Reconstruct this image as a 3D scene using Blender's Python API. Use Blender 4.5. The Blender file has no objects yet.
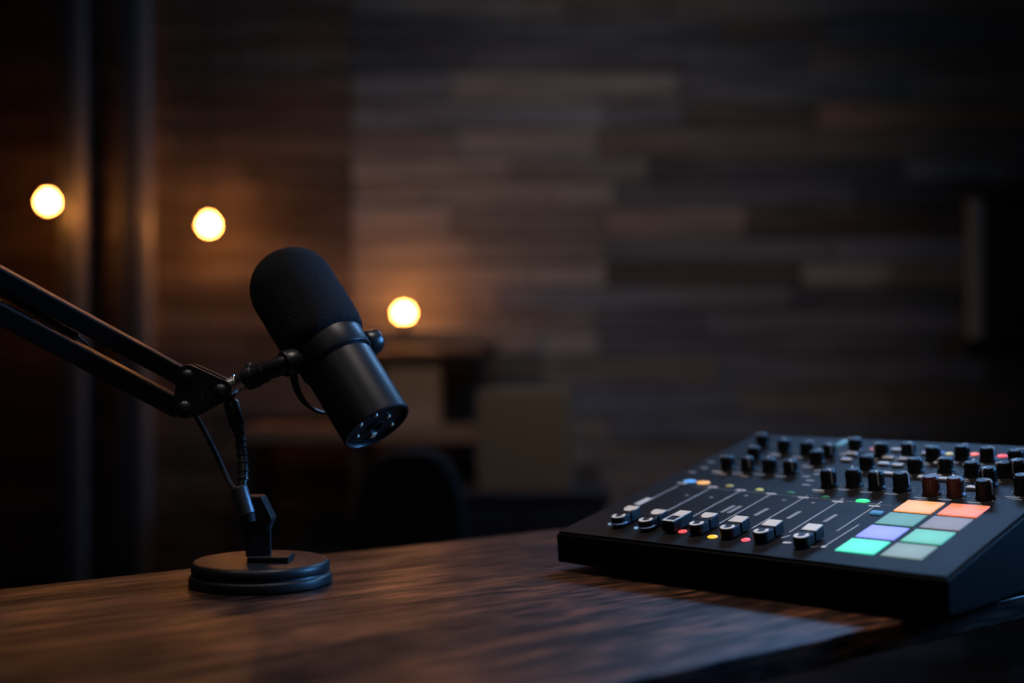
import bpy, bmesh, math, random
from mathutils import Vector, Matrix, noise

random.seed(11)
SC = bpy.context.scene
COL = SC.collection
PI = math.pi
R = math.radians
DESK = 0.75                       # desk top height
F, HZ = 1250.0, 365.0             # focal length and horizon of the photo, in its pixels
EYE = Vector((0, 0, DESK + 0.16188))
WALL_Y = 3.0


def at(px, py, y):
    """World point seen at a pixel of the 1024x683 frame, y metres away from the camera plane."""
    return Vector(((px - 512) / F * y, y, EYE.z - (py - HZ) / F * y))


# ------------------------------------------------------------------ materials
def mat(name, color, rough=0.5, metal=0.0, spec=0.5, emit=None, strength=0.0, bump=None, coat=0.0, vary=0.0):
    m = bpy.data.materials.new(name)
    m.use_nodes = True
    nt = m.node_tree
    b = nt.nodes['Principled BSDF']
    b.inputs['Base Color'].default_value = (*color, 1)
    b.inputs['Roughness'].default_value = rough
    b.inputs['Metallic'].default_value = metal
    b.inputs['Specular IOR Level'].default_value = spec
    b.inputs['Coat Weight'].default_value = coat
    if emit:
        b.inputs['Emission Color'].default_value = (*emit, 1)
        b.inputs['Emission Strength'].default_value = strength
    tc = nt.nodes.new('ShaderNodeTexCoord')
    if vary:
        n = nt.nodes.new('ShaderNodeTexNoise')
        n.inputs['Scale'].default_value = 60
        n.inputs['Detail'].default_value = 4
        mr = nt.nodes.new('ShaderNodeMapRange')
        mr.inputs['To Min'].default_value = max(0.02, rough - vary)
        mr.inputs['To Max'].default_value = rough + vary
        nt.links.new(tc.outputs['Object'], n.inputs['Vector'])
        nt.links.new(n.outputs['Fac'], mr.inputs['Value'])
        nt.links.new(mr.outputs['Result'], b.inputs['Roughness'])
    if bump:
        sc, st = bump
        n = nt.nodes.new('ShaderNodeTexNoise')
        n.inputs['Scale'].default_value = sc
        n.inputs['Detail'].default_value = 3
        bp = nt.nodes.new('ShaderNodeBump')
        bp.inputs['Strength'].default_value = st
        bp.inputs['Distance'].default_value = 0.001
        nt.links.new(tc.outputs['Object'], n.inputs['Vector'])
        nt.links.new(n.outputs['Fac'], bp.inputs['Height'])
        nt.links.new(bp.outputs['Normal'], b.inputs['Normal'])
    return m


def ramp(nt, stops):
    r = nt.nodes.new('ShaderNodeValToRGB')
    e = r.color_ramp.elements
    while len(e) < len(stops):
        e.new(0.5)
    for q, (p, c) in zip(e, stops):
        q.position = p
        q.color = (*c, 1)
    return r


def wood_mat(name, stops, scale, stretch, rough, bump=0.3, attr=None, spec=0.5, fine=0.35):
    """Long grained timber: grain runs along the object's own x axis."""
    m = bpy.data.materials.new(name)
    m.use_nodes = True
    nt = m.node_tree
    L = nt.links.new
    b = nt.nodes['Principled BSDF']
    b.inputs['Specular IOR Level'].default_value = spec
    tc = nt.nodes.new('ShaderNodeTexCoord')
    mp = nt.nodes.new('ShaderNodeMapping')
    mp.inputs['Scale'].default_value = (scale / stretch, scale, scale)
    L(tc.outputs['Object'], mp.inputs['Vector'])
    n1 = nt.nodes.new('ShaderNodeTexNoise')
    n1.inputs['Scale'].default_value = 1
    n1.inputs['Detail'].default_value = 8
    n1.inputs['Roughness'].default_value = 0.65
    n1.inputs['Distortion'].default_value = 0.6
    L(mp.outputs['Vector'], n1.inputs['Vector'])
    n2 = nt.nodes.new('ShaderNodeTexNoise')
    n2.inputs['Scale'].default_value = 6
    n2.inputs['Detail'].default_value = 4
    L(mp.outputs['Vector'], n2.inputs['Vector'])
    mx = nt.nodes.new('ShaderNodeMath')
    mx.operation = 'MULTIPLY_ADD'
    mx.inputs[1].default_value = fine
    L(n2.outputs['Fac'], mx.inputs[0])
    sub = nt.nodes.new('ShaderNodeMath')
    sub.operation = 'SUBTRACT'
    sub.inputs[1].default_value = fine / 2
    L(n1.outputs['Fac'], sub.inputs[0])
    L(sub.outputs[0], mx.inputs[2])
    r = ramp(nt, stops)
    L(mx.outputs[0], r.inputs['Fac'])
    if attr:
        a = nt.nodes.new('ShaderNodeAttribute')
        a.attribute_name = attr
        mm = nt.nodes.new('ShaderNodeMix')
        mm.data_type = 'RGBA'
        mm.blend_type = 'MULTIPLY'
        mm.inputs['Factor'].default_value = 1
        L(r.outputs['Color'], mm.inputs['A'])
        L(a.outputs['Color'], mm.inputs['B'])
        L(mm.outputs['Result'], b.inputs['Base Color'])
    else:
        L(r.outputs['Color'], b.inputs['Base Color'])
    mr = nt.nodes.new('ShaderNodeMapRange')
    mr.inputs['From Min'].default_value = 0.3
    mr.inputs['From Max'].default_value = 0.7
    mr.inputs['To Min'].default_value = rough + 0.12
    mr.inputs['To Max'].default_value = rough - 0.08
    L(n1.outputs['Fac'], mr.inputs['Value'])
    L(mr.outputs['Result'], b.inputs['Roughness'])
    ms = nt.nodes.new('ShaderNodeMapRange')
    ms.inputs['From Min'].default_value = 0.35
    ms.inputs['From Max'].default_value = 0.65
    ms.inputs['To Min'].default_value = spec * 0.3
    ms.inputs['To Max'].default_value = spec * 1.3
    L(mx.outputs[0], ms.inputs['Value'])
    L(ms.outputs['Result'], b.inputs['Specular IOR Level'])
    bp = nt.nodes.new('ShaderNodeBump')
    bp.inputs['Strength'].default_value = bump
    bp.inputs['Distance'].default_value = 0.002
    L(mx.outputs[0], bp.inputs['Height'])
    L(bp.outputs['Normal'], b.inputs['Normal'])
    return m


M = dict(
    desk=wood_mat('walnut_desk', [(0.34, (0.004, 0.0018, 0.0012)), (0.46, (0.013, 0.0052, 0.0034)), (0.56, (0.050, 0.0185, 0.0095)), (0.70, (0.16, 0.058, 0.027))], 40, 8, 0.42, 0.3, spec=0.42, fine=0.7),
    plank=wood_mat('weathered_planks', [(0.25, (0.45, 0.43, 0.42)), (0.5, (0.85, 0.83, 0.8)), (0.75, (1.15, 1.12, 1.08))], 22, 9, 0.68, 0.6, 'plank_tone', 0.3),
    darkwood=wood_mat('dark_stained_wood', [(0.3, (0.02, 0.012, 0.008)), (0.7, (0.07, 0.04, 0.025))], 14, 8, 0.5, 0.3),
    shelfwood=wood_mat('shelf_oak', [(0.3, (0.17, 0.095, 0.052)), (0.7, (0.36, 0.21, 0.12))], 14, 8, 0.5, 0.3),
    floor=wood_mat('floorboards', [(0.3, (0.014, 0.009, 0.007)), (0.7, (0.035, 0.022, 0.016))], 9, 8, 0.5, 0.3),
    plaster=mat('dark_plaster', (0.035, 0.035, 0.04), 0.9, bump=(80, 0.3)),
    black=mat('black_metal', (0.012, 0.012, 0.014), 0.34, 0.0, 0.5, vary=0.06),
    satin=mat('satin_black_enamel', (0.009, 0.009, 0.011), 0.40, 0.0, 0.32, vary=0.05),
    blacksoft=mat('black_matte_plastic', (0.008, 0.008, 0.009), 0.55, 0, 0.2, vary=0.08),
    rubber=mat('black_rubber', (0.008, 0.008, 0.009), 0.65, 0, 0.35),
    steel=mat('bright_steel', (0.85, 0.83, 0.80), 0.24, 1.0, vary=0.06),
    gun=mat('gunmetal', (0.10, 0.10, 0.11), 0.4, 0.8, vary=0.06),
    brass=mat('pale_brass', (0.9, 0.78, 0.60), 0.55, 1.0),
    pole=mat('grey_painted_pipe', (0.21, 0.20, 0.19), 0.4, 0.0, 0.5),
    post=mat('dark_painted_steel', (0.045, 0.045, 0.05), 0.4, 0.0, 0.5, vary=0.06),
    panel=mat('mixer_panel', (0.010, 0.009, 0.009), 0.5, 0, 0.06, vary=0.05),
    chassis=mat('mixer_chassis', (0.003, 0.003, 0.0035), 0.6, 0, 0.06, vary=0.05),
    printm=mat('grey_panel_print', (0.62, 0.61, 0.62), 0.6),
    printd=mat('dim_panel_print', (0.26, 0.26, 0.28), 0.6),
    knob=mat('knob_black', (0.008, 0.008, 0.010), 0.45, 0, 0.2),
    knobtint=mat('knob_pad_tint', (0.05, 0.012, 0.01), 0.42, 0, 0.45),  # red glow of the pads on nearby knobs, put into their colour
    cream=mat('ivory_plastic', (0.75, 0.70, 0.63), 0.4),
    button=mat('pale_button', (0.5, 0.5, 0.53), 0.45),
    ring=mat('pale_blue_ring', (0.16, 0.28, 0.5), 0.35),
    card=mat('brown_cardboard', (0.42, 0.265, 0.15), 0.85, bump=(40, 0.3)),
    card2=mat('olive_cardboard', (0.26, 0.18, 0.10), 0.85, bump=(40, 0.3)),
    cabinet=mat('blue_black_lacquer', (0.02, 0.024, 0.032), 0.45, vary=0.06),
    fabric=mat('charcoal_upholstery', (0.006, 0.006, 0.006), 0.9, bump=(300, 0.6)),
    frame=mat('grey_frame_paint', (0.45, 0.43, 0.42), 0.5),
    dark_board=mat('dark_board', (0.012, 0.012, 0.014), 0.6),
    bulb=mat('glowing_bulb_glass', (0.8, 0.6, 0.35), 0.3, emit=(1.0, 0.345, 0.068), strength=72),
    cord=mat('black_cord', (0.01, 0.01, 0.01), 0.7),
)


def foam_mat():
    m = bpy.data.materials.new('open_cell_foam')
    m.use_nodes = True
    nt = m.node_tree
    b = nt.nodes['Principled BSDF']
    b.inputs['Roughness'].default_value = 0.95
    b.inputs['Specular IOR Level'].default_value = 0.2
    b.inputs['Sheen Weight'].default_value = 0.0
    b.inputs['Sheen Roughness'].default_value = 0.5
    tc = nt.nodes.new('ShaderNodeTexCoord')
    v = nt.nodes.new('ShaderNodeTexVoronoi')
    v.inputs['Scale'].default_value = 1100
    n = nt.nodes.new('ShaderNodeTexNoise')
    n.inputs['Scale'].default_value = 1300
    n.inputs['Detail'].default_value = 4
    r = ramp(nt, [(0.3, (0.004, 0.004, 0.005)), (0.7, (0.017, 0.017, 0.021))])
    bp = nt.nodes.new('ShaderNodeBump')
    bp.inputs['Strength'].default_value = 0.9
    bp.inputs['Distance'].default_value = 0.0007
    nt.links.new(tc.outputs['Object'], v.inputs['Vector'])
    nt.links.new(tc.outputs['Object'], n.inputs['Vector'])
    nt.links.new(n.outputs['Fac'], r.inputs['Fac'])
    nt.links.new(r.outputs['Color'], b.inputs['Base Color'])
    ad = nt.nodes.new('ShaderNodeMath')
    nt.links.new(v.outputs['Distance'], ad.inputs[0])
    nt.links.new(n.outputs['Fac'], ad.inputs[1])
    nt.links.new(ad.outputs[0], bp.inputs['Height'])
    nt.links.new(bp.outputs['Normal'], b.inputs['Normal'])
    return m


M['foam'] = foam_mat()


def pad_mat(name, color, strength):
    """Backlit silicone pad: a diode under the middle makes the centre a little brighter."""
    m = mat(name, tuple(0.12 + 0.25 * c for c in color), 0.55)
    nt = m.node_tree
    b = nt.nodes['Principled BSDF']
    b.inputs['Emission Color'].default_value = (*color, 1)
    tc = nt.nodes.new('ShaderNodeTexCoord')
    ln = nt.nodes.new('ShaderNodeVectorMath')
    ln.operation = 'LENGTH'
    mr = nt.nodes.new('ShaderNodeMapRange')
    mr.inputs['From Min'].default_value = 0.0
    mr.inputs['From Max'].default_value = 0.019
    mr.inputs['To Min'].default_value = strength * 1.2
    mr.inputs['To Max'].default_value = strength * 0.8
    nt.links.new(tc.outputs['Object'], ln.inputs[0])
    nt.links.new(ln.outputs['Value'], mr.inputs['Value'])
    nt.links.new(mr.outputs['Result'], b.inputs['Emission Strength'])
    return m


# ------------------------------------------------------------------ mesh builder
class MB:
    def __init__(self):
        self.bm = bmesh.new()
        self.mi = 0

    def _add(self, vs, faces):
        v = [self.bm.verts.new(p) for p in vs]
        out = []
        for f in faces:
            try:
                q = self.bm.faces.new([v[i] for i in f])
                q.material_index = self.mi
                out.append(q)
            except ValueError:
                pass
        return v, out

    def box(self, c, s, m=None):
        c = Vector(c)
        pts = []
        for z in (-.5, .5):
            for x, y in ((-.5, -.5), (.5, -.5), (.5, .5), (-.5, .5)):
                p = Vector((x * s[0], y * s[1], z * s[2]))
                if m is not None:
                    p = m @ p
                pts.append(c + p)
        return self._add(pts, [(3, 2, 1, 0), (4, 5, 6, 7), (0, 1, 5, 4), (1, 2, 6, 5), (2, 3, 7, 6), (3, 0, 4, 7)])

    def prism(self, poly, z0, z1, m=None):
        """poly (x, y) extruded from z0 to z1, then moved by the matrix m"""
        n = len(poly)
        pts = [Vector((x, y, z0)) for x, y in poly] + [Vector((x, y, z1)) for x, y in poly]
        if m is not None:
            pts = [m @ p for p in pts]
        return self._add(pts, [tuple(range(n))[::-1], tuple(range(n, 2 * n))] + [(i, (i + 1) % n, n + (i + 1) % n, n + i) for i in range(n)])

    def lathe(self, prof, o=(0, 0, 0), d=(0, 0, 1), seg=48):
        """prof = [(radius, height)] turned round the axis d through o"""
        o, d = Vector(o), Vector(d).normalized()
        a = d.orthogonal().normalized()
        b = d.cross(a)
        rings, vs, faces = [], [], []
        for r, h in prof:
            if r < 1e-6:
                rings.append([len(vs)])
                vs.append(o + d * h)
            else:
                rings.append(list(range(len(vs), len(vs) + seg)))
                vs += [o + d * h + (a * math.cos(2 * PI * k / seg) + b * math.sin(2 * PI * k / seg)) * r for k in range(seg)]
        for A, B in zip(rings, rings[1:]):
            for k in range(seg):
                k2 = (k + 1) % seg
                if len(A) == 1 and len(B) == 1:
                    continue
                if len(A) == 1:
                    faces.append((A[0], B[k2], B[k]))
                elif len(B) == 1:
                    faces.append((A[k], A[k2], B[0]))
                else:
                    faces.append((A[k], A[k2], B[k2], B[k]))
        if len(rings[0]) > 1:
            faces.append(tuple(rings[0][::-1]))
        if len(rings[-1]) > 1:
            faces.append(tuple(rings[-1]))
        return self._add(vs, faces)

    def cyl(self, p0, p1, r0, r1=None, seg=32, ch=0.0):
        p0, p1 = Vector(p0), Vector(p1)
        r1 = r0 if r1 is None else r1
        h = (p1 - p0).length
        if ch:
            prof = [(r0 - ch, 0), (r0, ch), (r1, h - ch), (r1 - ch, h)]
        else:
            prof = [(r0, 0), (r1, h)]
        return self.lathe(prof, p0, p1 - p0, seg)

    def tube(self, pts, rad, seg=14, flat=None):
        """tube along a list of points; flat=(direction, factor) widens the section"""
        pts = [Vector(p) for p in pts]
        n = len(pts)
        rads = rad if isinstance(rad, (list, tuple)) else [rad] * n
        vs, faces = [], []
        up = None
        for i, p in enumerate(pts):
            t = (pts[min(i + 1, n - 1)] - pts[max(i - 1, 0)]).normalized()
            if flat:
                a = (flat[0] - t * t.dot(flat[0])).normalized()
            else:
                a = t.orthogonal().normalized() if up is None else (up - t * up.dot(t)).normalized()
            up = a
            b = t.cross(a)
            k1 = flat[1] if flat else 1
            for k in range(seg):
                w = 2 * PI * k / seg
                vs.append(p + a * (math.cos(w) * rads[i] * k1) + b * (math.sin(w) * rads[i]))
        for i in range(n - 1):
            for k in range(seg):
                k2 = (k + 1) % seg
                faces.append((i * seg + k, i * seg + k2, (i + 1) * seg + k2, (i + 1) * seg + k))
        faces.append(tuple(range(seg))[::-1])
        faces.append(tuple(range((n - 1) * seg, n * seg)))
        return self._add(vs, faces)

    def build(self, name, mats, parent=None, bevel=0.0, smooth=True, world=True, subsurf=0):
        """link as ONE mesh object; with world=True the vertices are world points"""
        bmesh.ops.recalc_face_normals(self.bm, faces=self.bm.faces)
        me = bpy.data.meshes.new(name)
        if parent is not None and world:
            self.bm.transform(world_of(parent).inverted())
        self.bm.to_mesh(me)
        self.bm.free()
        for mm in (mats if isinstance(mats, (list, tuple)) else [mats]):
            me.materials.append(mm)
        o = bpy.data.objects.new(name, me)
        COL.objects.link(o)
        if parent is not None:
            o.parent = parent
        if smooth:
            for p in me.polygons:
                p.use_smooth = True
            me.set_sharp_from_angle(angle=R(38))
        if bevel:
            bv = o.modifiers.new('bevel', 'BEVEL')
            bv.width = bevel
            bv.segments = 2
            bv.limit_method = 'ANGLE'
            bv.angle_limit = R(40)
            bv.harden_normals = True
        if subsurf:
            ss = o.modifiers.new('subsurf', 'SUBSURF')
            ss.levels = ss.render_levels = subsurf
        return o


def world_of(o):
    m = o.matrix_basis.copy()
    while o.parent:
        o = o.parent
        m = o.matrix_basis @ m
    return m


def thing(name, label, cat, m=Matrix(), group=None):
    o = bpy.data.objects.new(name, None)
    o.empty_display_size = 0.05
    o.matrix_basis = m if isinstance(m, Matrix) else Matrix.Translation(Vector(m))
    COL.objects.link(o)
    o['label'] = label
    o['category'] = cat
    if group:
        o['group'] = group
    return o


def tag(o, label, cat, group=None):
    o['label'] = label
    o['category'] = cat
    if group:
        o['group'] = group
    return o


def struct(o):
    o['kind'] = 'structure'
    return o


def smooth_path(pts, n=8):
    """Catmull-Rom through the points"""
    pts = [Vector(p) for p in pts]
    q = [pts[0] * 2 - pts[1]] + pts + [pts[-1] * 2 - pts[-2]]
    out = []
    for i in range(1, len(q) - 2):
        for k in range(n):
            t = k / n
            a, b, c, d = q[i - 1], q[i], q[i + 1], q[i + 2]
            out.append(0.5 * ((2 * b) + (c - a) * t + (2 * a - 5 * b + 4 * c - d) * t * t + (3 * b - a - 3 * c + d) * t ** 3))
    out.append(pts[-1])
    return out


# ------------------------------------------------------------------ the room
XL, XR, YB, ZC = -2.3, 2.6, -1.6, 2.7
b = MB(); b.box(((XL + XR) / 2, (YB + WALL_Y) / 2, -0.05), (XR - XL + 0.2, WALL_Y - YB + 0.2, 0.1)); struct(b.build('floor', M['floor']))
b = MB(); b.box(((XL + XR) / 2, (YB + WALL_Y) / 2, ZC + 0.05), (XR - XL + 0.2, WALL_Y - YB + 0.2, 0.1)); struct(b.build('ceiling', M['plaster']))
b = MB(); b.box((XL - 0.05, (YB + WALL_Y) / 2, ZC / 2), (0.1, WALL_Y - YB + 0.2, ZC)); struct(b.build('wall_left', M['plaster']))
b = MB(); b.box((XR + 0.05, (YB + WALL_Y) / 2, ZC / 2), (0.1, WALL_Y - YB + 0.2, ZC)); struct(b.build('wall_right', M['plaster']))
b = MB(); b.box(((XL + XR) / 2, YB - 0.05, ZC / 2), (XR - XL, 0.1, ZC)); struct(b.build('wall_front', M['plaster']))


def plank_wall():
    """back wall clad with reclaimed planks of many tones; a paler run starts at the straight seam"""
    bm = bmesh.new()
    lay = bm.loops.layers.float_color.new('plank_tone')
    rnd = random.Random(5)
    seam = at(352, 0, WALL_Y).x
    pale_end = at(606, 0, WALL_Y).x
    zt, zb = at(0, 136, WALL_Y).z, at(0, 345, WALL_Y).z
    h = 0.062
    z = 0.0
    v = bmesh.ops.create_cube(bm, size=1, matrix=Matrix.Translation(((XL + XR) / 2, WALL_Y + 0.07, ZC / 2)) @ Matrix.Diagonal((XR - XL, 0.1, ZC, 1)))
    for f in bm.faces:
        for l in f.loops:
            l[lay] = (0.03, 0.025, 0.02, 1)

    def plank(x0, x1, z0, z1, tone, dep):
        mtx = Matrix.Translation(((x0 + x1) / 2, WALL_Y + 0.012 - dep / 2, (z0 + z1) / 2)) @ Matrix.Diagonal((x1 - x0 - 0.003, 0.024 + dep, z1 - z0 - 0.004, 1))
        r = bmesh.ops.create_cube(bm, size=1, matrix=mtx)
        fs = set()
        for q in r['verts']:
            fs.update(q.link_faces)
        for f in fs:
            for l in f.loops:
                l[lay] = (*tone, 1)

    while z < ZC:
        z1 = min(z + h * rnd.choice((0.9, 1.0, 1.0, 1.15)), ZC)
        zm = (z + z1) / 2
        for sgn in (-1, 1):
            x = seam
            while XL < x < XR:
                ln = rnd.uniform(0.16, 0.62)
                x2 = max(XL, min(XR, x + sgn * ln))
                if sgn > 0 and x < pale_end - 0.1 < x2 and zb < zm < zt:
                    x2 = pale_end + rnd.choice((-0.16, -0.02, 0.0, 0.02, 0.1))
                a, c = min(x, x2), max(x, x2)
                k = rnd.random()
                if sgn < 0:
                    g = rnd.uniform(0.08, 0.16)
                    tone = (g * 1.1, g * 0.86, g * 0.72)
                else:
                    g = rnd.uniform(0.08, 0.27)
                    tone = (g * 0.88, g * 0.94, g * 1.08) if k < 0.6 else (g * 1.12, g * 0.93, g * 0.82)
                    if zb < zm < zt + 0.12 and (a + c) / 2 < pale_end and rnd.random() < (0.92 if zm < zt else 0.35):
                        g = rnd.uniform(0.19, 0.36)
                        tone = (g * 1.05, g * 0.97, g * 0.92)
                xm_ = (a + c) / 2
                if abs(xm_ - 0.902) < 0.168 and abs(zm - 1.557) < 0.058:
                    tone = (0.32, 0.20, 0.14)  # small warm glow on the wall, put into the plank colour
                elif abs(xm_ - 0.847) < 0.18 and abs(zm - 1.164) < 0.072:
                    tone = tuple(0.16 + 0.9 * q_ for q_ in tone)  # lit patch of wall, its brightness put into the plank tones
                if c - a > 0.01:
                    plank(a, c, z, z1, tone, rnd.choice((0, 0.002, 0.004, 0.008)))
                x = x2
                if x <= XL + 1e-4 or x >= XR - 1e-4:
                    break
        z = z1
    me = bpy.data.meshes.new('wall_back')
    bm.to_mesh(me)
    bm.free()
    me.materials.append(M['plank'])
    o = bpy.data.objects.new('wall_back', me)
    COL.objects.link(o)
    return struct(o)


plank_wall()


def wall_post(name, x0, x1, y):
    """floor-to-ceiling painted steel post with rounded edges"""
    a, c = at(x0, 0, y).x, at(x1, 0, y).x
    b = MB()
    b.box(((a + c) / 2, y + 0.03, ZC / 2), (c - a, 0.06, ZC))
    return struct(b.build(name, M['post'], bevel=0.008))


b = MB()
_a, _c = at(-110, 0, 2.93).x, at(118, 0, 2.93).x
b.box(((_a + _c) / 2, 2.955, 1.05), (_c - _a, 0.05, 2.1))
for k in range(2):
    b.box(((_a + _c) / 2, 2.928, 0.55 + 0.98 * k), (_c - _a - 0.18, 0.012, 0.78))
struct(b.build('door_1', M['darkwood'], bevel=0.004))
wall_post('trim_1', 58, 76, 2.84)
wall_post('trim_2', 116, 138, 2.84)


def wall_pipe(name, px, y, r):
    c = at(px, 0, y)
    b = MB(); b.cyl((c.x, y, 0), (c.x, y, ZC), r, seg=32)
    return struct(b.build(name, M['pole']))


wall_pipe('trim_3', 145, 2.86, 0.017)
wall_pipe('trim_4', 82, 2.86, 0.013)


# ------------------------------------------------------------------ desk
def desk():
    ang = math.atan2(238, 302)
    ux, uy = Vector((math.cos(ang), math.sin(ang), 0)), Vector((-math.sin(ang), math.cos(ang), 0))
    front = Vector((0.234, 0.781, 0))
    m = Matrix.Translation((front.x, front.y, 0)) @ Matrix.Rotation(ang, 4, 'Z')
    d = thing('desk', 'dark walnut wooden desk carrying the microphone stand and the mixer', 'desk', m)
    b = MB()
    b.box((0.1, 0.2355, DESK - 0.009), (2.3, 0.471, 0.018))
    b.build('desktop', M['desk'], d, bevel=0.002, world=False)
    for x in (-0.97, 1.18):
        for y in (0.05, 0.42):
            b = MB(); b.box((x, y, (DESK - 0.018) / 2), (0.04, 0.04, DESK - 0.018))
            b.build('leg', M['black'], d, bevel=0.003, world=False)
    b = MB(); b.box((0.105, 0.42, DESK - 0.043), (2.1, 0.02, 0.05)); b.build('apron', M['black'], d, world=False)


desk()


# ------------------------------------------------------------------ microphone
def microphone():
    c = at(331.5, 352, 0.94)
    w = (c - EYE).normalized()
    rgt = w.cross(Vector((0, 0, 1))).normalized()
    dwn = -(rgt.cross(w)).normalized()
    ax = (0.9 * (0.518 * rgt + 0.856 * dwn) - 0.434 * w).normalized()     # towards the connector end
    p = 0.857 * (0.969 * rgt - 0.247 * dwn) + 0.515 * w
    p = (p - ax * p.dot(ax)).normalized()
    z = -ax
    y = z.cross(p)
    m = Matrix(((p.x, y.x, z.x, c.x), (p.y, y.y, z.y, c.y), (p.z, y.z, z.z, c.z), (0, 0, 0, 1)))
    t = thing('microphone', 'black studio microphone with a foam windscreen hung in a yoke', 'microphone', m)
    kw = dict(parent=t, world=False)
    # windscreen
    r = 0.0331
    prof = [(0.0245, 0.004), (0.0305, 0.0075), (0.0322, 0.011), (0.0331, 0.017)]
    prof += [(r, 0.02 + 0.042 * k / 10) for k in range(11)]
    for k in range(1, 15):
        a = k / 14 * PI / 2
        prof.append((max(0.0, r * math.cos(a) ** 0.85 if k < 14 else 0), 0.062 + 0.0315 * math.sin(a)))
    b = MB()
    vs, _ = b.lathe(prof, seg=96)
    for v in vs:
        n = noise.noise(v.co * 130) * 0.00008 + noise.noise(v.co * 40) * 0.0003
        d = Vector((v.co.x, v.co.y, 0))
        if d.length > 1e-4:
            v.co += d.normalized() * n
    b.build('windscreen', M['foam'], **kw)
    # body: cylinder with a rolled rim at the connector end
    rb = 0.0268
    b = MB()
    b.lathe([(0.0, 0.006), (0.0255, 0.006), (0.0264, 0.004), (rb, 0.002), (rb, -0.0110), (0.0259, -0.0117), (0.0259, -0.0130), (rb, -0.0137), (rb, -0.069), (0.0266, -0.0708), (0.0258, -0.0715), (0.0245, -0.0713), (0.0240, -0.0703), (0.0240, -0.0675), (0.0, -0.0675)], seg=96)
    b.build('body', M['satin'], **kw)
    b = MB()
    b.lathe([(0.0268, 0.0092), (0.0283, 0.0086), (0.0287, 0.007), (0.0287, -0.0095), (0.0281, -0.0108), (0.0268, -0.011)], seg=96)
    b.build('collar', M['satin'], **kw)
    # connector plate with its fittings
    b = MB()
    b.lathe([(0, -0.0675), (0.0236, -0.0675), (0.0236, -0.0690), (0, -0.0690)], seg=64)
    plate = b.build('connector_plate', M['blacksoft'], **kw)
    b = MB()
    b.lathe([(0.0062, -0.0689), (0.0062, -0.0704), (0.0052, -0.0707), (0.0046, -0.0700), (0.0046, -0.0692), (0, -0.0692)], o=(0, 0.001, 0), seg=40)
    b.build('socket', M['blacksoft'], plate, world=False)
    for (px, py, rr) in ((-0.0172, -0.0085, 0.0017), (-0.0135, 0.0080, 0.0014), (0.0075, -0.0085, 0.0017), (0.0165, 0.0060, 0.0015), (-0.0070, -0.0165, 0.0013)):
        b = MB()
        b.lathe([(rr, -0.0689), (rr, -0.0702), (rr * 0.6, -0.0708), (0, -0.0708)], o=(px, py, 0), seg=20)
        b.build('screw', M['brass'], plate, world=False)
    b = MB()
    b.box((0.0030, 0.0140, -0.0697), (0.0044, 0.0050, 0.0016))
    sw = b.build('slide_switch', M['brass'], plate, bevel=0.0004, world=False)
    # pivots and yoke
    for s in (-1, 1):
        b = MB()
        b.lathe([(0.0065, 0), (0.0065, 0.0018), (0.0092, 0.0024), (0.0098, 0.0035), (0.0098, 0.0125), (0.0090, 0.0138), (0.0050, 0.0140), (0.0045, 0.0132), (0, 0.0132)], o=(s * 0.0283, 0, 0), d=(s, 0, 0), seg=36)
        b.build('pivot_knob', M['black'], **kw)
    q = 0.07 * rgt + 0.95 * dwn + 0.29 * w
    q = (q - p * p.dot(q)).normalized()
    ql = m.to_3x3().inverted() @ q
    pts, rad = [], []
    for k in range(33):
        a = PI * k / 32
        e = Vector((-math.cos(a) * 0.0345, 0, 0)) + ql * (0.047 * math.sin(a) ** 0.75)
        pts.append(e)
        rad.append(0.0016)
    wid = ql.cross(Vector((1, 0, 0))).normalized()
    b = MB(); b.tube(pts, rad, seg=16, flat=(wid, 3.2)); b.build('yoke', M['black'], **kw)
    # swivel adapter between the left pivot and the boom's thread
    e0 = m @ Vector((-0.0395, 0, 0))
    e1 = at(246.5, 379, 0.925)
    d = (e1 - e0).normalized()
    L = (e1 - e0).length
    b = MB()
    b.lathe([(0.0062, -0.002), (0.0072, 0.002), (0.0072, L * 0.35), (0.0066, L * 0.36), (0.0066, L * 0.5), (0.0080, L * 0.52), (0.0080, L * 0.60), (0.0070, L * 0.61), (0.0070, L * 0.655), (0.0080, L * 0.665), (0.0080, L * 0.70), (0.0070, L * 0.71), (0.0070, L * 0.745), (0.0086, L * 0.755), (0.0090, L * 0.78), (0.0090, L * 0.98), (0.0084, L), (0, L)], o=e0, d=d, seg=36)
    b.build('swivel_adapter', M['black'], t)
    b = MB()
    o2 = e0 + d * (L * 0.84)
    side = (dwn - d * d.dot(dwn)).normalized()
    b.cyl(o2 - side * 0.008, o2 - side * 0.0105, 0.0032, 0.0026, 20)
    b.build('thumb_screw', M['gun'], t)
    return e1, d


ADAPT_END, ADAPT_DIR = microphone()


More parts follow.
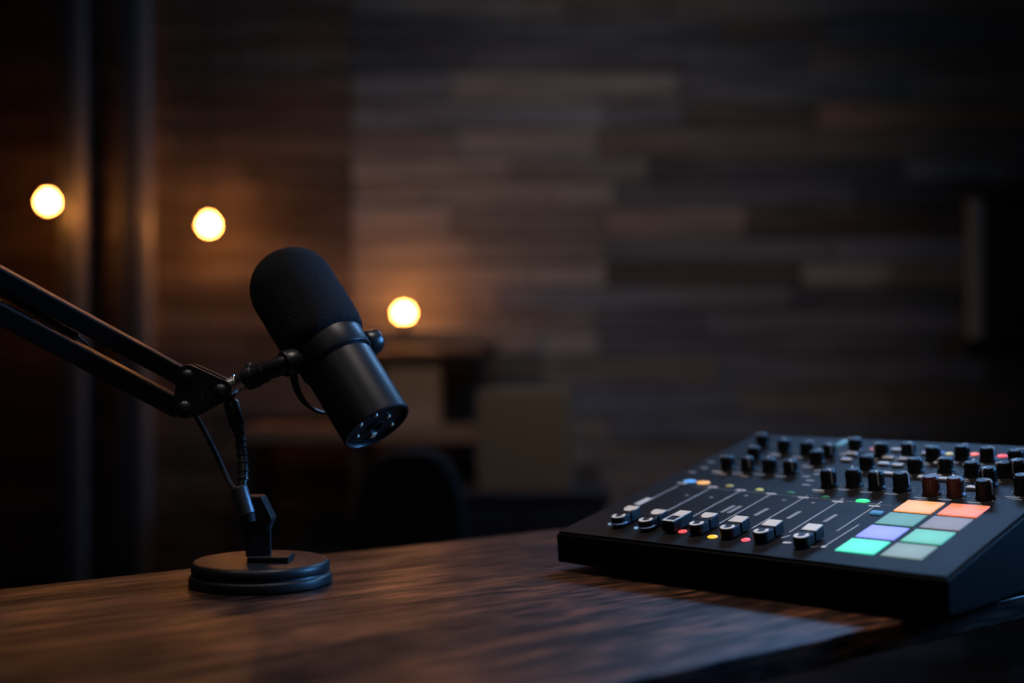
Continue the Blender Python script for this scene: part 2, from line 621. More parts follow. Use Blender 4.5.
# ------------------------------------------------------------------ boom arm
def boom_arm():
    jd = 0.93
    c1, c2, c3 = at(191.6, 375.2, jd), at(188.4, 406, jd), at(224, 389.5, jd)
    elbow_u, elbow_l = at(-150, 195, 0.84), at(-150, 233, 0.84)
    t = thing('microphone_boom', 'black twin-bar boom arm reaching in from the left to the microphone', 'boom arm', at(-150, 214, 0.84))

    def bar(p0, p1, hgt, wid, over):
        d = (p1 - p0).normalized()
        n = Vector((0, 1, 0)) - d * d.y
        n.normalize()
        up = d.cross(n) * -1
        if up.z < 0:
            up = -up
        m = Matrix(((d.x, n.x, up.x), (d.y, n.y, up.y), (d.z, n.z, up.z)))
        b = MB()
        b.box((p0 + p1) / 2 + d * over / 2, ((p1 - p0).length + over, wid, hgt), m)
        b.build('bar', M['black'], t, bevel=0.0022)
        return d, n, up

    d, n, up = bar(elbow_u, at(189, 380, jd), 0.0140, 0.014, -0.004)
    bar(elbow_l, at(185, 411, jd), 0.0150, 0.014, -0.004)
    # joint: two triangular plates with rounded corners on both faces, bolts through them
    for s in (-1, 1):
        poly = []
        cs = [(c1, 0.0080), (c2, 0.0088), (c3, 0.0078)]
        cen = (c1 + c2 + c3) / 3
        pts = []
        for c, r in cs:
            for k in range(28):
                a = 2 * PI * k / 28
                pts.append((c.x + r * math.cos(a), c.z + r * math.sin(a)))
        # convex hull
        pts = sorted(set((round(x, 6), round(z, 6)) for x, z in pts))

        def half(ps):
            h = []
            for q in ps:
                while len(h) > 1 and (h[-1][0] - h[-2][0]) * (q[1] - h[-2][1]) - (h[-1][1] - h[-2][1]) * (q[0] - h[-2][0]) <= 0:
                    h.pop()
                h.append(q)
            return h
        hull = half(pts)[:-1] + half(pts[::-1])[:-1]
        mm = Matrix(((1, 0, 0, 0), (0, 0, 1, jd + s * 0.0095), (0, 1, 0, 0), (0, 0, 0, 1)))
        b = MB()
        b.prism(hull, -0.0016, 0.0016, mm)
        b.build('joint_plate', M['black'], t, bevel=0.0006)
    for c in (c1, c2, c3):
        b = MB()
        b.cyl(c + Vector((0, -0.0115, 0)), c + Vector((0, 0.0135, 0)), 0.0032, seg=24, ch=0.0008)
        b.lathe([(0.0044, 0), (0.0042, 0.0016), (0.0034, 0.0028), (0.0018, 0.0035), (0, 0.0037)], o=c + Vector((0, -0.0110, 0)), d=(0, -1, 0), seg=28)
        b.build('bolt', M['gun'], t)
    b = MB()
    k0 = at(203.5, 388, jd - 0.0115); k1 = at(201.5, 404, jd - 0.0115)
    b.box((k0 + k1) / 2, (0.0012, 0.0006, (k0 - k1).length)); b.build('engraved_line', M['gun'], t)
    # threaded spigot towards the microphone
    s0 = c3
    dirv = (ADAPT_END - s0).normalized()
    L = (ADAPT_END - s0).length
    b = MB()
    prof = [(0.0050, 0.0), (0.0050, L * 0.2)] + [(0.0066 if q % 2 else 0.0055, L * (0.22 + 0.036 * q)) for q in range(12)] + [(0.0052, L * 0.64), (0.0052, L * 0.67), (0.0066, L * 0.69), (0.0066, L * 0.93), (0.0045, L - 0.0006)]
    b.lathe(prof, o=s0, d=dirv, seg=32)
    b.build('threaded_spigot', M['steel'], t)
    # tension spring between the bars
    sp0, sp1 = at(-120, 222, 0.85), at(78, 337, 0.905)
    dv = sp1 - sp0
    turns, n_ = 85, 85 * 9
    a = dv.orthogonal().normalized(); bb = dv.normalized().cross(a)
    pts = [sp0 + dv * (i / n_) + (a * math.cos(2 * PI * turns * i / n_) + bb * math.sin(2 * PI * turns * i / n_)) * 0.0022 for i in range(n_ + 1)]
    b = MB(); b.tube(pts, 0.0008, seg=5); b.tube([sp1, at(88, 345, 0.908)], 0.001, seg=8); b.build('tension_spring', M['gun'], t)
    # elbow, lower post and desk clamp (left of the picture)
    b = MB()
    b.box(at(-150, 214, 0.84), (0.034, 0.026, 0.055)); b.build('elbow', M['black'], t, bevel=0.004)
    e = at(-150, 214, 0.84)
    b = MB(); b.cyl((e.x, e.y, DESK + 0.03), (e.x, e.y, e.z - 0.02), 0.009, seg=28); b.build('post', M['black'], t)
    b = MB()
    b.box((e.x, e.y, DESK + 0.0155), (0.05, 0.05, 0.031)); b.build('desk_clamp', M['black'], t, bevel=0.003)
    return c2, c3


JC2, JC3 = boom_arm()


# ------------------------------------------------------------------ round desk stand
def desk_stand():
    o = Vector((-0.1863, 0.928, DESK))
    t = thing('microphone_stand', 'black round-based tabletop stand holding up the microphone arm', 'stand', o)
    b = MB()
    b.lathe([(0, 0), (0.0500, 0), (0.0520, 0.0012), (0.0526, 0.004), (0.0518, 0.0068), (0.0500, 0.0080), (0.0497, 0.0092), (0.0506, 0.0105), (0.0508, 0.0135), (0.0502, 0.0158), (0.0488, 0.0172), (0.0470, 0.0176), (0, 0.0178)], o=o, seg=128)
    b.build('base', M['satin'], t)
    zb = DESK + 0.0177
    b = MB()
    b.box((o.x + 0.0085, o.y - 0.006, zb + 0.0022), (0.030, 0.026, 0.0044)); b.build('foot_plate', M['satin'], t, bevel=0.0008)
    pc = at(258.5, 0, 0.925); pc.z = 0
    b = MB()
    b.prism([(-0.0092, -0.008), (0.0092, -0.008), (0.0092, 0.008), (-0.0092, 0.008)], zb + 0.0030, DESK + 0.052, Matrix.Translation((pc.x, pc.y, 0)) @ Matrix.Rotation(R(12), 4, 'Z'))
    b.build('post', M['blacksoft'], t, bevel=0.0015)
    # clamp head leaning to the right
    mm = Matrix.Rotation(R(-26), 4, 'Y')
    b = MB()
    cl = at(259, 512, 0.925)
    b.prism([(-0.0095, -0.012), (0.0070, -0.015), (0.0118, -0.0045), (0.0035, 0.0125), (-0.0085, 0.0125)], -0.0085, 0.0085,
            Matrix.Translation(cl) @ Matrix.Rotation(R(90), 4, 'X'))
    b.build('clamp_head', M['blacksoft'], t, bevel=0.0015)
    # sleeve and stem up to the arm joint
    s0, s1 = at(247.5, 515, 0.915), at(239, 487, 0.918)
    b = MB(); b.cyl(s0, s1, 0.0062, seg=36, ch=0.0008); b.build('sleeve', M['gun'], t)
    b = MB()
    dn = (s0 - s1).normalized()
    b.cyl(s0, s0 + dn * 0.006, 0.0058, 0.0045, seg=28); b.build('sleeve_end', M['blacksoft'], t)
    path = smooth_path([s1 - dn * -0.004, at(243.5, 474, 0.922), at(242, 452, 0.928), at(239.5, 434, 0.93), at(235.5, 418, 0.93), at(230, 399, 0.93)], 8)
    b = MB()
    b.tube(path, 0.0036, seg=16)
    for i in range(6, len(path) - 14, 3):
        d = (path[i + 1] - path[i]).normalized()
        b.lathe([(0.0036, -0.0012), (0.0044, -0.0006), (0.0044, 0.0006), (0.0036, 0.0012)], o=path[i], d=d, seg=18)
    b.build('flexible_stem', M['black'], t)
    q0, q1 = at(238, 427, 0.93), at(230.5, 401, 0.93)
    d = (q1 - q0).normalized()
    L = (q1 - q0).length
    b = MB()
    b.lathe([(0.0042, 0), (0.0054, 0.001), (0.0058, L * 0.15), (0.0058, L * 0.92), (0.0050, L)], o=q0, d=d, seg=32)
    b.build('stem_connector', M['black'], t)
    b = MB()
    for k in range(4):
        b.lathe([(0.0036, 0), (0.0048, 0.0005), (0.0048, 0.0013), (0.0036, 0.0018)], o=at(240.6 - 0.2 * k, 436.5, 0.93) + (q1 - q0) * 0 - d * 0 + d * (0.0021 * k), d=d, seg=22)
    b.build('strain_relief', M['gun'], t)
    # thin cable from the arm joint into the sleeve
    cab = smooth_path([at(196, 416, 0.938), at(205, 432, 0.94), at(217, 456, 0.935), at(228, 480, 0.925), at(233.5, 488, 0.92), at(240, 497, 0.917)], 8)
    b = MB(); b.tube(cab, 0.0019, seg=12)
    tag(b.build('cable', M['rubber']), 'thin black cable running from arm joint down into stand sleeve', 'cable')


desk_stand()


# ------------------------------------------------------------------ mixer
def mixer():
    W, D, T = 0.3175, 0.3026, 0.2158
    yaw = 0.74192
    H0 = 0.0295
    m = Matrix.Translation((0.03467, 0.98499, DESK)) @ Matrix.Rotation(-yaw, 4, 'Z')
    t = thing('audio_mixer', 'black podcast mixer with faders, knobs and glowing coloured pads', 'mixer', m)
    ct, st = math.cos(T), math.sin(T)
    # chassis: wedge with an undercut front
    prof = [(0.0, H0 - 0.0005), (0.002, 0.0065), (0.030, 0.0050), (D * ct - 0.004, 0.0050), (D * ct, 0.009), (D * ct, H0 + D * st - 0.0005)]
    b = MB()
    b.prism(prof, 0.0, W, Matrix(((0, 0, 1, 0), (1, 0, 0, 0), (0, 1, 0, 0), (0, 0, 0, 1))))
    b.build('chassis', M['chassis'], t, bevel=0.0014, world=False)
    for x, y in ((0.04, 0.045), (W - 0.045, 0.055), (0.04, D - 0.05), (W - 0.04, D - 0.05)):
        b = MB(); b.cyl((x, y, 0.0), (x, y, 0.0056), 0.009, seg=24, ch=0.0008); b.build('rubber_foot', M['rubber'], t, world=False)
    PM = Matrix.Translation((0, 0, H0)) @ Matrix.Rotation(T, 4, 'X')

    def put(o, u, v, n=0.0, rz=0.0):
        o.matrix_basis = PM @ Matrix.Translation((u / 1000, v / 1000, n)) @ Matrix.Rotation(rz, 4, 'Z')
        return o

    TOP = 0.0012
    b = MB()
    b.box((W / 2, D / 2, TOP / 2 - 0.0006), (W - 0.0036, D - 0.0036, TOP + 0.0012))

    def dash(u0, v0, u1, v1, wd, k):
        """a printed bar on the panel"""
        b.mi = k
        p0, p1 = Vector((u0, v0, 0)) / 1000, Vector((u1, v1, 0)) / 1000
        d = (p1 - p0)
        a = math.atan2(d.y, d.x)
        b.box(Vector(((p0.x + p1.x) / 2, (p0.y + p1.y) / 2, TOP + 0.00008)), (d.length, wd / 1000, 0.00022), Matrix.Rotation(a, 3, 'Z'))
        b.mi = 0

    rnd = random.Random(3)
    CU = [44, 71.5, 93, 115.5, 143, 171.5, 204]
    CV = [33, 31, 35, 34.5, 33.5, 32.5, 31.5]
    TU = [25.5, 58.5, 87.5, 117.5, 148, 179, 210.5]
    for k, u in enumerate(TU):
        dash(u, 62 if k > 5 else 50, u, 133.5, 0.6, 1)
        dash(u - 5, 140 - 0.1 * u + 3, u + 4, 140 - 0.1 * u + 3, 2.6, 1)
    dash(217.5, 33, 218.8, 79, 0.6, 1)
    dash(40, 134.6, 222, 126, 0.5, 2)
    for u, k in ((22, 1), (104, 2), (110, 2), (134, 2), (162, 2), (192, 2)):
        dash(u, 78 + 0.0 * u, u + 0.5, 96, 3.2 if k == 2 else 6, k)
    dash(186, 29, 192, 30, 3.0, 1); dash(180, 37, 183, 44, 2.0, 2); dash(216, 29.5, 219, 29.5, 4, 1); dash(205, 22, 214, 29, 0.6, 2)
    for u, v in ((72, 111), (48, 111), (98, 122), (134, 119), (160, 118)):
        dash(u, v, u + 3, v, 2.4, 2)

    # control positions on the panel, in mm from its near left corner
    back = [(31.7, 264), (62, 250), (87, 246), (110, 242), (124.5, 263.5), (153.6, 252.8), (176, 257), (201, 249), (222.5, 256), (244, 254.5), (268, 250.5), (292, 254)]
    mid = [(40.6, 189.2), (60.6, 190), (82.2, 189.7), (103, 188.3), (48, 222)]
    mid2 = [(159.4, 213.7), (201.3, 213.6), (224, 219), (248.2, 212.3), (271.1, 215.3), (110, 221)]
    front = [(153.1, 160.1), (171.8, 166), (192.2, 163.7), (212.5, 164), (237.8, 160.1), (256.5, 160.2), (279, 158.5), (300, 177)]
    for u, v in back + mid + mid2 + front:
        dash(u - 9, v - 11, u + 1, v - 11.4, 2.2, 1 if rnd.random() < 0.45 else 2)
        if rnd.random() < 0.7:
            dash(u - 6, v - 15.5, u + 4, v - 15.8, 1.3, 2)
        for q in range(7):
            a = R(215 - 250 * q / 6)
            dash(u + 8.2 * math.cos(a), v + 8.2 * math.sin(a), u + 9.8 * math.cos(a), v + 9.8 * math.sin(a), 0.7, 2)
    for u, v in ((8.7, 205), (13.5, 187), (11, 172), (17, 224), (42, 172), (65, 170), (126, 172), (129, 160), (118, 200), (123, 190), (117, 182)):
        dash(u, v, u + 7, v, 3.2, 2)
    panel = b.build('control_panel', [M['panel'], M['printm'], M['printd']], t, bevel=0, world=False)
    put(panel, 0, 0)

    # rotary knobs: one of each kind, then copies
    def knob(rad, hgt, material):
        b = MB()
        b.lathe([(rad * 1.12, 0), (rad * 1.14, 0.0012), (rad * 1.02, 0.0024), (rad * 0.98, 0.003), (rad * 0.9, hgt - 0.0012), (rad * 0.82, hgt - 0.0003), (rad * 0.6, hgt), (0, hgt)], seg=40)
        for q in range(18):
            a = 2 * PI * q / 18
            b.box((rad * 0.955 * math.cos(a), rad * 0.955 * math.sin(a), hgt * 0.52), (0.0008, 0.0009, hgt * 0.62), Matrix.Rotation(a, 3, 'Z'))
        o = b.build('knob', material, t, world=False)
        b = MB()
        b.box((0, rad * 0.5, hgt + 0.0001), (0.0011, rad * 0.8, 0.0005))
        b.box((0, rad * 0.955, hgt * 0.62), (0.0011, 0.0012, hgt * 0.7))
        b.build('pointer', M['button'], o, bevel=0, world=False)
        return o

    def copy_tree(o, parent=None, skip=None):
        c = o.copy(); COL.objects.link(c); c.parent = parent or o.parent
        for ch in list(o.children):
            if skip and ch.name.startswith(skip):
                continue
            q = ch.copy(); COL.objects.link(q); q.parent = c
        return c

    TOPN = TOP
    small = knob(0.0060, 0.0116, M['knob'])
    tall = knob(0.0062, 0.0146, M['knob'])
    red = knob(0.0062, 0.0146, M['knobtint'])  # knob with the red glow of the pads put into its colour
    used = set()

    def place(proto, u, v, rz):
        if proto.name in used:
            o = copy_tree(proto)
        else:
            o = proto
            used.add(proto.name)
        put(o, u, v, TOPN, rz)

    for u, v in back + mid + mid2:
        place(small, u, v, R(rnd.uniform(-150, 150)))
    for k, (u, v) in enumerate(front):
        place(red if k in (4, 5) else tall, u, v, R(rnd.uniform(-150, 150)))
    put(copy_tree(tall), 269.5, 190, TOPN, R(165)); put(copy_tree(tall), 283, 214, TOPN, R(165))

    # pale push buttons
    b = MB(); b.box((0, 0, 0.0012), (0.0095, 0.0055, 0.0024)); btn = b.build('push_button', M['button'], t, bevel=0.0007, world=False)
    spots = [(127.6, 250), (132, 231), (164, 243), (160.2, 268), (179, 242), (181, 224), (168, 226), (126, 262), (147, 236), (190, 262), (212, 236), (236, 236), (258, 232), (184, 200), (232, 195), (216, 196), (262, 178)]
    for k, (u, v) in enumerate(spots):
        o = btn if k == 0 else copy_tree(btn)
        put(o, u, v, TOPN, R(rnd.choice((0, 0, 8))))

    # faders: low round finger rest in front, raised block behind
    def fader(kind):
        b = MB()
        if kind == 'slab':
            b.box((0, 0, 0.0045), (0.0125, 0.027, 0.009))
        else:
            pts = [(0.0064 * math.cos(PI + PI * q / 14), -0.0072 + 0.0064 * math.sin(PI + PI * q / 14)) for q in range(15)] + [(0.0064, 0.0008), (-0.0064, 0.0008)]
            b.prism(pts, 0.0, 0.0076)
            b.box((0, 0.0020, 0.0040), (0.0104, 0.004, 0.0080))
            sec = [(0.0024, 0.0), (0.0145, 0.0), (0.0145, 0.0088), (0.0024, 0.0080)]
            b.prism(sec, -0.0065, 0.0065, Matrix(((0, 0, 1, 0), (1, 0, 0, 0), (0, 1, 0, 0), (0, 0, 0, 1))))
        b.box((0, 0.002, -0.0005), (0.0024, 0.010, 0.003))
        o = b.build('fader_cap', M['knob'], t, bevel=0.0006, world=False)
        # pale inlays
        b = MB()
        if kind == 'slab':
            for (cx, cy, sx, sy) in ((0, -0.0118, 0.0112, 0.0024), (-0.0052, -0.004, 0.0012, 0.0165), (0.0052, -0.004, 0.0012, 0.0165), (0, 0.0062, 0.0112, 0.0128)):
                b.box((cx, cy, 0.0091), (sx, sy, 0.0005))
        else:
            n = 26
            outer = [R(150) + R(270) * q / n for q in range(n + 1)]
            vs = []
            for a in outer:
                for rr in (0.0058, 0.0031):
                    vs.append((rr * math.cos(a), -0.0072 + rr * math.sin(a)))
            for q in range(n):
                quad = [vs[2 * q], vs[2 * q + 2], vs[2 * q + 3], vs[2 * q + 1]]
                b.prism(quad, 0.0075, 0.0080)
            pr = [(-0.0026, 0.0040), (0.0026, 0.0040), (0.0060, 0.0078), (0.0060, 0.0142), (-0.0060, 0.0142), (-0.0060, 0.0078)] if kind == 'flare' else [(-0.0062, 0.0028), (0.0062, 0.0028), (0.0062, 0.0142), (-0.0062, 0.0142)]
            mm = Matrix.Identity(4); mm[2][1] = 0.066; mm[2][3] = 0.00790
            b.prism(pr, 0.0, 0.0005, mm)
        b.build('pale_inlay', M['cream'], o, world=False)
        if kind == 'flare':
            b = MB(); b.lathe([(0.0071, 0.0), (0.0074, 0.0006), (0.0070, 0.0012)], o=(0, -0.0072, 0.0018), seg=36)
            b.build('base_ring', M['ring'], o, world=False)
        return o

    fl, sl_, bl = fader('flare'), fader('slab'), fader('block')
    seq = [(fl, True), (fl, False), (sl_, True), (fl, False), (bl, True), (bl, False), (bl, False)]
    for n_, ((proto, first), u, v) in enumerate(zip(seq, CU, CV)):
        o = proto if first else copy_tree(proto, skip='base_ring' if n_ == 3 else None)
        put(o, u, v, TOPN + 0.0012)
        o.scale = (0.9, 0.97, 0.95)

    # signal lamps
    def led(u, v, col, s, rx=0.0036, ry=0.0022, name='signal_light', lab=None):
        b = MB()
        b.lathe([(1, 0), (0.95, 0.0005), (0.6, 0.001), (0, 0.0012)], seg=28)
        for q in b.bm.verts:
            q.co.x *= rx; q.co.y *= ry
        o = b.build(name, mat('lamp_' + (lab or 'x').replace(' ', '_'), tuple(0.25 * c + 0.02 for c in col), 0.4, emit=col, strength=s), t, world=False)
        put(o, u, v, TOPN)
        if lab:
            o['label'] = lab
        return o

    led(28.5, 147, (0.12, 0.42, 1.0), 0.85, 0.0064, 0.0040, lab='blue signal light')
    led(43, 145.8, (1.0, 0.50, 0.16), 1.0, 0.0064, 0.0040, lab='orange signal light')
    led(71, 142.7, (0.50, 0.46, 0.18), 0.45, lab='dim yellow signal light')
    led(102, 138.8, (0.62, 0.66, 0.22), 0.6, lab='pale yellow signal light')
    led(131.5, 137.2, (0.01, 0.25, 0.12), 0.3, lab='dark green signal light')
    led(163.7, 133.6, (0.01, 0.25, 0.12), 0.3, lab='unlit green signal light')
    led(196, 131.2, (0.02, 0.95, 0.25), 0.95, 0.0056, 0.0040, lab='bright green signal light')
    led(33, 27.5, (0.3, 0.5, 0.8), 0.5, 0.0016, 0.0016, lab='tiny blue signal light')
    led(60, 25.5, (0.3, 0.5, 0.9), 0.6, 0.0018, 0.0018, lab='small blue signal light')
    led(101, 29, (1.0, 0.10, 0.12), 0.9, 0.0034, 0.0034, lab='red signal light')
    led(130, 25, (1.0, 0.62, 0.03), 0.95, 0.0040, 0.0034, lab='yellow signal light')
    led(157.5, 26, (1.0, 0.12, 0.17), 0.9, 0.0034, 0.0034, lab='pink signal light')
    for u, v in ((46, 272), (74, 268), (97, 265), (138, 272)):
        led(u, v, (0.7, 0.2, 0.28), 0.55, 0.0044, 0.0044, lab='dim pink signal light')
    led(206, 268, (0.9, 0.75, 0.3), 0.6, 0.0032, 0.0030, lab='amber signal light')
    led(226, 270, (1.0, 0.16, 0.06), 1.0, 0.0042, 0.0042, lab='orange red signal light')
    led(249.5, 269, (1.0, 0.08, 0.07), 1.0, 0.0042, 0.0040, lab='deep red signal light')
    led(262, 241, (0.8, 0.6, 0.25), 0.4, 0.0018, 0.0018, lab='tiny amber signal light')
    led(198, 270, (0.05, 0.13, 0.5), 0.4, 0.0042, 0.0036, lab='dim blue signal light')

    # cyan slanted button and small blue button
    def lit_button(u, v, sx, sy, col, s, rz, lab):
        b = MB(); b.box((0, 0, 0.0008), (sx, sy, 0.0016))
        o = b.build('lit_button', mat('lit_' + lab.replace(' ', '_'), tuple(0.3 * c for c in col), 0.5, emit=col, strength=s), t, bevel=0.0006, world=False)
        put(o, u, v, TOPN, rz); o['label'] = lab
    lit_button(101, 284, 0.006, 0.018, (0.12, 0.30, 0.36), 0.6, R(0), 'cyan lit button')
    lit_button(219.5, 106, 0.009, 0.006, (0.05, 0.20, 0.42), 0.8, R(0), 'blue lit button')

    # performance pads, two columns of four
    cols = [
        [((0.045, 0.83, 0.56), 0.95, 'bright turquoise pad'), ((0.22, 0.26, 0.95), 1.0, 'violet blue pad'), ((0.045, 0.24, 0.21), 0.9, 'dim teal pad'), ((1.0, 0.38, 0.11), 1.0, 'light orange pad')],
        [((0.15, 0.24, 0.22), 0.9, 'grey green pad'), ((0.075, 0.46, 0.34), 0.95, 'teal pad'), ((0.16, 0.14, 0.16), 0.9, 'grey pad'), ((1.0, 0.19, 0.06), 1.0, 'red orange pad')],
    ]
    for ci, u in enumerate((242.6, 275.6)):
        for ri in range(4):
            col, s, lab = cols[ci][ri]
            b = MB(); b.box((0, 0, 0.0000), (0.0282, 0.0260, 0.0018))
            o = b.build('pad', pad_mat('pad_' + lab.replace(' ', '_'), col, s), t, bevel=0.0005, world=False)
            put(o, u, 37.0 + 30.0 * ri, TOPN)
            o['label'] = lab
    # silk-screened surround and a raised seam ahead of the pads
    return t


mixer()


# ------------------------------------------------------------------ background things
def shelf_unit():
    y0, y1 = 2.70, 2.95
    xa, xb = at(238, 0, y0).x, at(496, 0, y0).x
    zt = at(0, 331, y0).z
    zl = at(0, 428, y0).z
    t = thing('shelf_unit', 'dark wooden shelf unit against the plank wall behind the microphone', 'shelf', ((xa + xb) / 2, (y0 + y1) / 2, 0))
    xt = at(350, 0, y0).x
    b = MB(); b.box(((xt + xb) / 2, (y0 + y1) / 2, zt - 0.014), (xb - xt, y1 - y0, 0.028)); b.build('top_board', M['shelfwood'], t, bevel=0.003)
    b = MB(); b.box(((xa + xb) / 2, (y0 + y1) / 2, zl - 0.016), (xb - xa, y1 - y0, 0.032)); b.build('shelf_board', M['shelfwood'], t, bevel=0.003)
    b = MB(); b.box(((xa + xb) / 2, (y0 + y1) / 2, 0.10), (xb - xa, y1 - y0, 0.03)); b.build('shelf_board', M['darkwood'], t, bevel=0.003)
    for x, top in ((xa + 0.012, zl - 0.032), (xt + 0.012, zt - 0.028), (xb - 0.012, zt - 0.028)):
        lo = 0.0
        b = MB(); b.box((x, y1 - 0.03, (top + lo) / 2), (0.024, 0.05, top - lo)); b.build('upright', M['darkwood'], t, bevel=0.002)
        b = MB(); b.box((x, y0 + 0.03, (top + lo) / 2), (0.024, 0.05, top - lo)); b.build('upright', M['darkwood'], t, bevel=0.002)
    return t, zt, zl


SHELF, ZT, ZL = shelf_unit()


def carton(name, label, px0, px1, py_top, z_bot, y, depth, material, group=None, rz=0.0):
    """closed box with taped flaps"""
    a, c = at(px0, 0, y).x, at(px1, 0, y).x
    ztop = at(0, py_top, y).z
    hgt = ztop - z_bot
    w = c - a
    t = thing(name, label, 'box', Matrix.Translation(((a + c) / 2, y + depth / 2, z_bot)) @ Matrix.Rotation(rz, 4, 'Z'), group)
    b = MB(); b.box((0, 0, hgt / 2 - 0.002), (w, depth, hgt - 0.004)); b.build('carton', material, t, bevel=0.002, world=False)
    for s in (-1, 1):
        b = MB(); b.box((0, s * depth / 4, hgt - 0.002), (w, depth / 2 - 0.002, 0.004)); b.build('flap', material, t, world=False)
    return t


carton('storage_box', 'tan cardboard box on the middle shelf just right of the microphone', 386, 440, 361, ZL + 0.0006, 2.76, 0.15, M['card'])


def low_cabinet():
    y0, y1 = 2.45, 2.68
    xa, xb = at(430, 0, y0).x, at(612, 0, y0).x
    zt = at(0, 492, y0).z
    t = thing('low_cabinet', 'low blue-black cabinet behind the desk, under the olive box', 'cabinet', ((xa + xb) / 2, (y0 + y1) / 2, 0))
    b = MB(); b.box(((xa + xb) / 2, (y0 + y1) / 2, zt / 2 - 0.01), (xb - xa - 0.02, y1 - y0 - 0.01, zt - 0.02)); b.build('carcass', M['cabinet'], t, bevel=0.002)
    b = MB(); b.box(((xa + xb) / 2, (y0 + y1) / 2 - 0.005, zt - 0.01), (xb - xa, y1 - y0 + 0.01, 0.02)); b.build('cabinet_top', M['cabinet'], t, bevel=0.003)
    for s in (-1, 1):
        xm = (xa + xb) / 2 + s * (xb - xa) / 4
        b = MB(); b.box((xm, y0 - 0.003, zt / 2), ((xb - xa) / 2 - 0.02, 0.016, zt - 0.07)); d = b.build('door', M['cabinet'], t, bevel=0.002)
        b = MB(); b.cyl((xm - s * 0.06, y0 - 0.012, zt * 0.6), (xm - s * 0.06, y0 - 0.03, zt * 0.6), 0.008, seg=16); b.build('handle', M['gun'], d)
    return zt


ZCAB = low_cabinet()
carton('storage_box', 'olive brown cardboard box standing on the low cabinet', 482, 574, 391, ZCAB + 0.0006, 2.47, 0.19, M['card2'], rz=R(-6))


def armchair():
    y = 2.05
    xa, xb = at(352, 0, y).x, at(468, 0, y).x
    xm = (xa + xb) / 2
    w = xb - xa
    t = thing('chair', 'charcoal upholstered low chair with rounded back, between desk and shelf unit', 'chair', (xm, y, 0))
    zt = at(0, 448, y).z
    poly = [(-w / 2, 0), (w / 2, 0)] + [(w / 2 * math.copysign(abs(math.cos(a)) ** 0.6, math.cos(a)), 0.23 + (zt - 0.62) * math.sin(a)) for a in [PI * k / 16 for k in range(17)]]
    b = MB()
    b.prism(poly, -0.03, 0.03, Matrix.Translation((xm, y, 0.39)) @ Matrix.Rotation(R(90), 4, 'X'))
    b.build('backrest', M['fabric'], t, bevel=0.015)
    b = MB(); b.box((xm, y + 0.16, 0.39), (w + 0.06, 0.30, 0.08)); b.build('seat', M['fabric'], t, bevel=0.02)
    for sx in (-1, 1):
        for yy in (y + 0.04, y + 0.28):
            b = MB(); b.cyl((xm + sx * w * 0.42, yy, 0), (xm + sx * w * 0.4, yy, 0.36), 0.010, 0.014, seg=16); b.build('leg', M['black'], t)


armchair()


def wall_board():
    y = WALL_Y - 0.03
    xa, xb = at(968, 0, y).x, at(1150, 0, y).x
    zt, zb = at(0, 193, y).z, at(0, 346, y).z
    t = thing('wall_board', 'dark board in a grey frame on the far right of the wall', 'board', ((xa + xb) / 2, y, zb))
    b = MB(); b.box(((xa + xb) / 2, y + 0.005, (zt + zb) / 2), (xb - xa - 0.04, 0.012, zt - zb - 0.04)); b.build('panel', M['dark_board'], t)
    fw = 0.032
    for n, cx, cz, sx, sz in (('frame_rail', (xa + xb) / 2, zt - fw / 4, xb - xa, fw / 2), ('frame_rail', (xa + xb) / 2, zb + fw / 4, xb - xa, fw / 2), ('frame_stile', xa + fw / 2, (zt + zb) / 2, fw, zt - zb - fw), ('frame_stile', xb - fw / 2, (zt + zb) / 2, fw, zt - zb - fw)):
        b = MB(); b.box((cx, y, cz), (sx, 0.03, sz)); b.build(n, M['frame'] if n == 'frame_stile' else M['dark_board'], t, bevel=0.003)


wall_board()


def bulb_mesh(b, r):
    """round glass globe with a short neck, hanging from the origin downwards"""
    prof = [(0, -r * 2.35)]
    for k in range(1, 17):
        a = -PI / 2 + PI * k / 20
        prof.append((r * math.cos(a), -r * 1.35 + r * math.sin(a)))
    prof += [(r * 0.48, -r * 0.42), (r * 0.42, -r * 0.2)]
    b.lathe(prof, seg=40)


def pendant(px, py, y, label, r=0.0185):
    c = at(px, py, y)
    top = c + Vector((0, 0, r * 1.35))
    t = thing('pendant_bulb', label, 'lamp', Matrix.Translation(top), 'bare pendant bulbs')
    b = MB(); bulb_mesh(b, r); b.build('bulb', M['bulb'], t, world=False)
    b = MB(); b.lathe([(r * 0.50, -r * 0.25), (r * 0.52, 0), (r * 0.52, r * 0.7), (r * 0.4, r * 0.95), (r * 0.15, r * 1.1)], seg=28); b.build('socket', M['gun'], t, world=False)
    b = MB(); b.cyl((0, 0, r * 1.0), (0, 0, ZC - top.z - 0.02), 0.0025, seg=10); b.build('cord', M['cord'], t, world=False)
    b = MB(); b.lathe([(0.012, ZC - top.z - 0.03), (0.045, ZC - top.z - 0.015), (0.045, ZC - top.z)], seg=28); b.build('ceiling_rose', M['black'], t, world=False)
    return t


pendant(48, 202, 2.74, 'glowing round bulb hanging before the dark post at far left')
pendant(209, 225, 2.86, 'glowing round bulb hanging by the brown planks above the microphone arm')


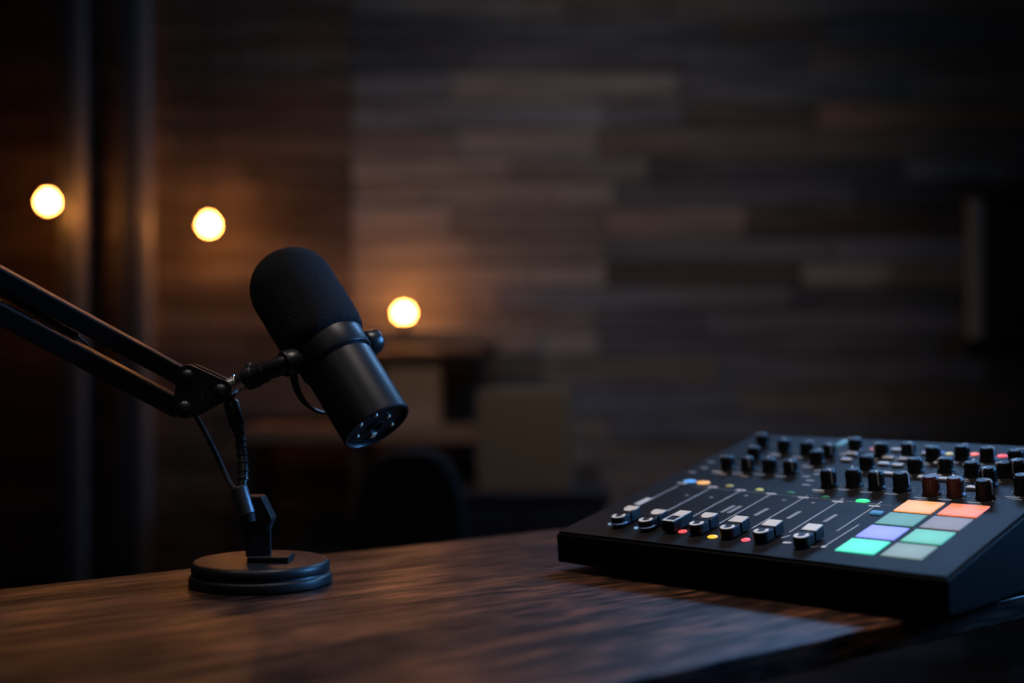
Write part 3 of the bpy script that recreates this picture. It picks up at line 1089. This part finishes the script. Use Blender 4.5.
def globe_lamp():
    r = 0.0185
    y = 2.885
    c = at(404, 313, y)
    t = thing('shelf_lamp', 'small glowing globe lamp standing on the shelf right of the microphone', 'lamp', (c.x, y, ZT))
    h = c.z - ZT
    b = MB(); b.lathe([(0.022, 0), (0.022, 0.004), (0.013, 0.007), (0.012, max(0.010, h - r * 0.8))], seg=28); b.build('lamp_base', M['black'], t, world=False)
    b = MB()
    prof = [(0.010, h - r * 0.92)] + [(r * math.cos(-PI / 2 + PI * k / 18), h + r * math.sin(-PI / 2 + PI * k / 18)) for k in range(3, 18)] + [(0, h + r)]
    b.lathe(prof, seg=40); b.build('bulb', M['bulb'], t, world=False)


globe_lamp()


# ------------------------------------------------------------------ light
def area(name, loc, aim, size, power, color, spread=180):
    l = bpy.data.lights.new(name, 'AREA')
    l.shape = 'RECTANGLE'
    l.size, l.size_y = size
    l.energy = power
    l.color = color
    l.spread = R(spread)
    o = bpy.data.objects.new(name, l)
    o.location = loc
    o.rotation_euler = (Vector(aim) - Vector(loc)).to_track_quat('-Z', 'Y').to_euler()
    COL.objects.link(o)
    return o


def spot(name, loc, aim, power, color, ang, blend, rad=0.08):
    l = bpy.data.lights.new(name, 'SPOT')
    l.energy = power
    l.color = color
    l.spot_size = R(ang)
    l.spot_blend = blend
    l.shadow_soft_size = rad
    o = bpy.data.objects.new(name, l)
    o.location = loc
    o.rotation_euler = (Vector(aim) - Vector(loc)).to_track_quat('-Z', 'Y').to_euler()
    COL.objects.link(o)
    return o


area('blue_panel_lamp', (0.68, 2.3, 1.88), (0.08, 0.8, 0.76), (0.6, 0.3), 8.8, (0.24, 0.52, 1.0))
area('blue_side_lamp', (1.15, 1.15, 1.25), (-0.15, 0.93, 0.92), (0.22, 0.5), 1.9, (0.12, 0.42, 1.0), 50)
area('soft_front_lamp', (-0.35, -0.4, 2.0), (-0.15, 0.95, 0.85), (0.5, 0.5), 0.7, (0.75, 0.86, 1.0))
area('overhead_fill', (0.25, 0.75, 2.3), (0.24, 0.86, 0.8), (0.35, 0.35), 1.25, (1.0, 0.86, 0.76), 50)  # added light from above that brightens the mixer print and desk
area('left_glint_light', (-0.60, 0.72, 2.0), (-0.25, 0.92, 0.8), (0.12, 0.12), 0.38, (1.0, 0.80, 0.64), 90)  # added light without a fixture, for rod glints and the left desk
area('warm_back_lamp', (-0.42, 2.5, 1.86), (-0.15, 1.0, 0.78), (0.45, 0.2), 1.8, (1.0, 0.38, 0.14))
area('cool_ambient_fill', (0.1, 1.2, 2.66), (0.1, 1.4, 0), (2.6, 2.2), 1.6, (0.40, 0.66, 1.0))  # added ambient fill that lifts the shadows towards blue, no real panel
spot('wall_wash', (0.3, 0.9, 2.55), (0.20, WALL_Y, 1.06), 29, (1.0, 0.68, 0.55), 44, 1.0)
spot('cool_wall_wash', (0.1, 0.7, 2.6), (0.0, WALL_Y, 1.50), 19, (0.46, 0.70, 1.0), 54, 1.0)

w = bpy.data.worlds.new('night')
SC.world = w
w.use_nodes = True
w.node_tree.nodes['Background'].inputs['Color'].default_value = (0.10, 0.14, 0.25, 1)
w.node_tree.nodes['Background'].inputs['Strength'].default_value = 0.01

# ------------------------------------------------------------------ camera
cam = bpy.data.cameras.new('camera')
cam.sensor_width = 36
cam.lens = F / 1024 * 36
cam.shift_y = (HZ - 341.5) / 1024
cam.clip_start = 0.02
cam.dof.use_dof = True
cam.dof.focus_distance = 0.92
cam.dof.aperture_fstop = cam.lens / 20.0
co = bpy.data.objects.new('camera', cam)
co.location = EYE
co.rotation_euler = (PI / 2, 0, 0)
COL.objects.link(co)
SC.camera = co

SC.view_settings.view_transform = 'Standard'
SC.view_settings.look = 'None'
SC.view_settings.exposure = 0
SC.view_settings.gamma = 1
SC.view_settings.use_curve_mapping = False
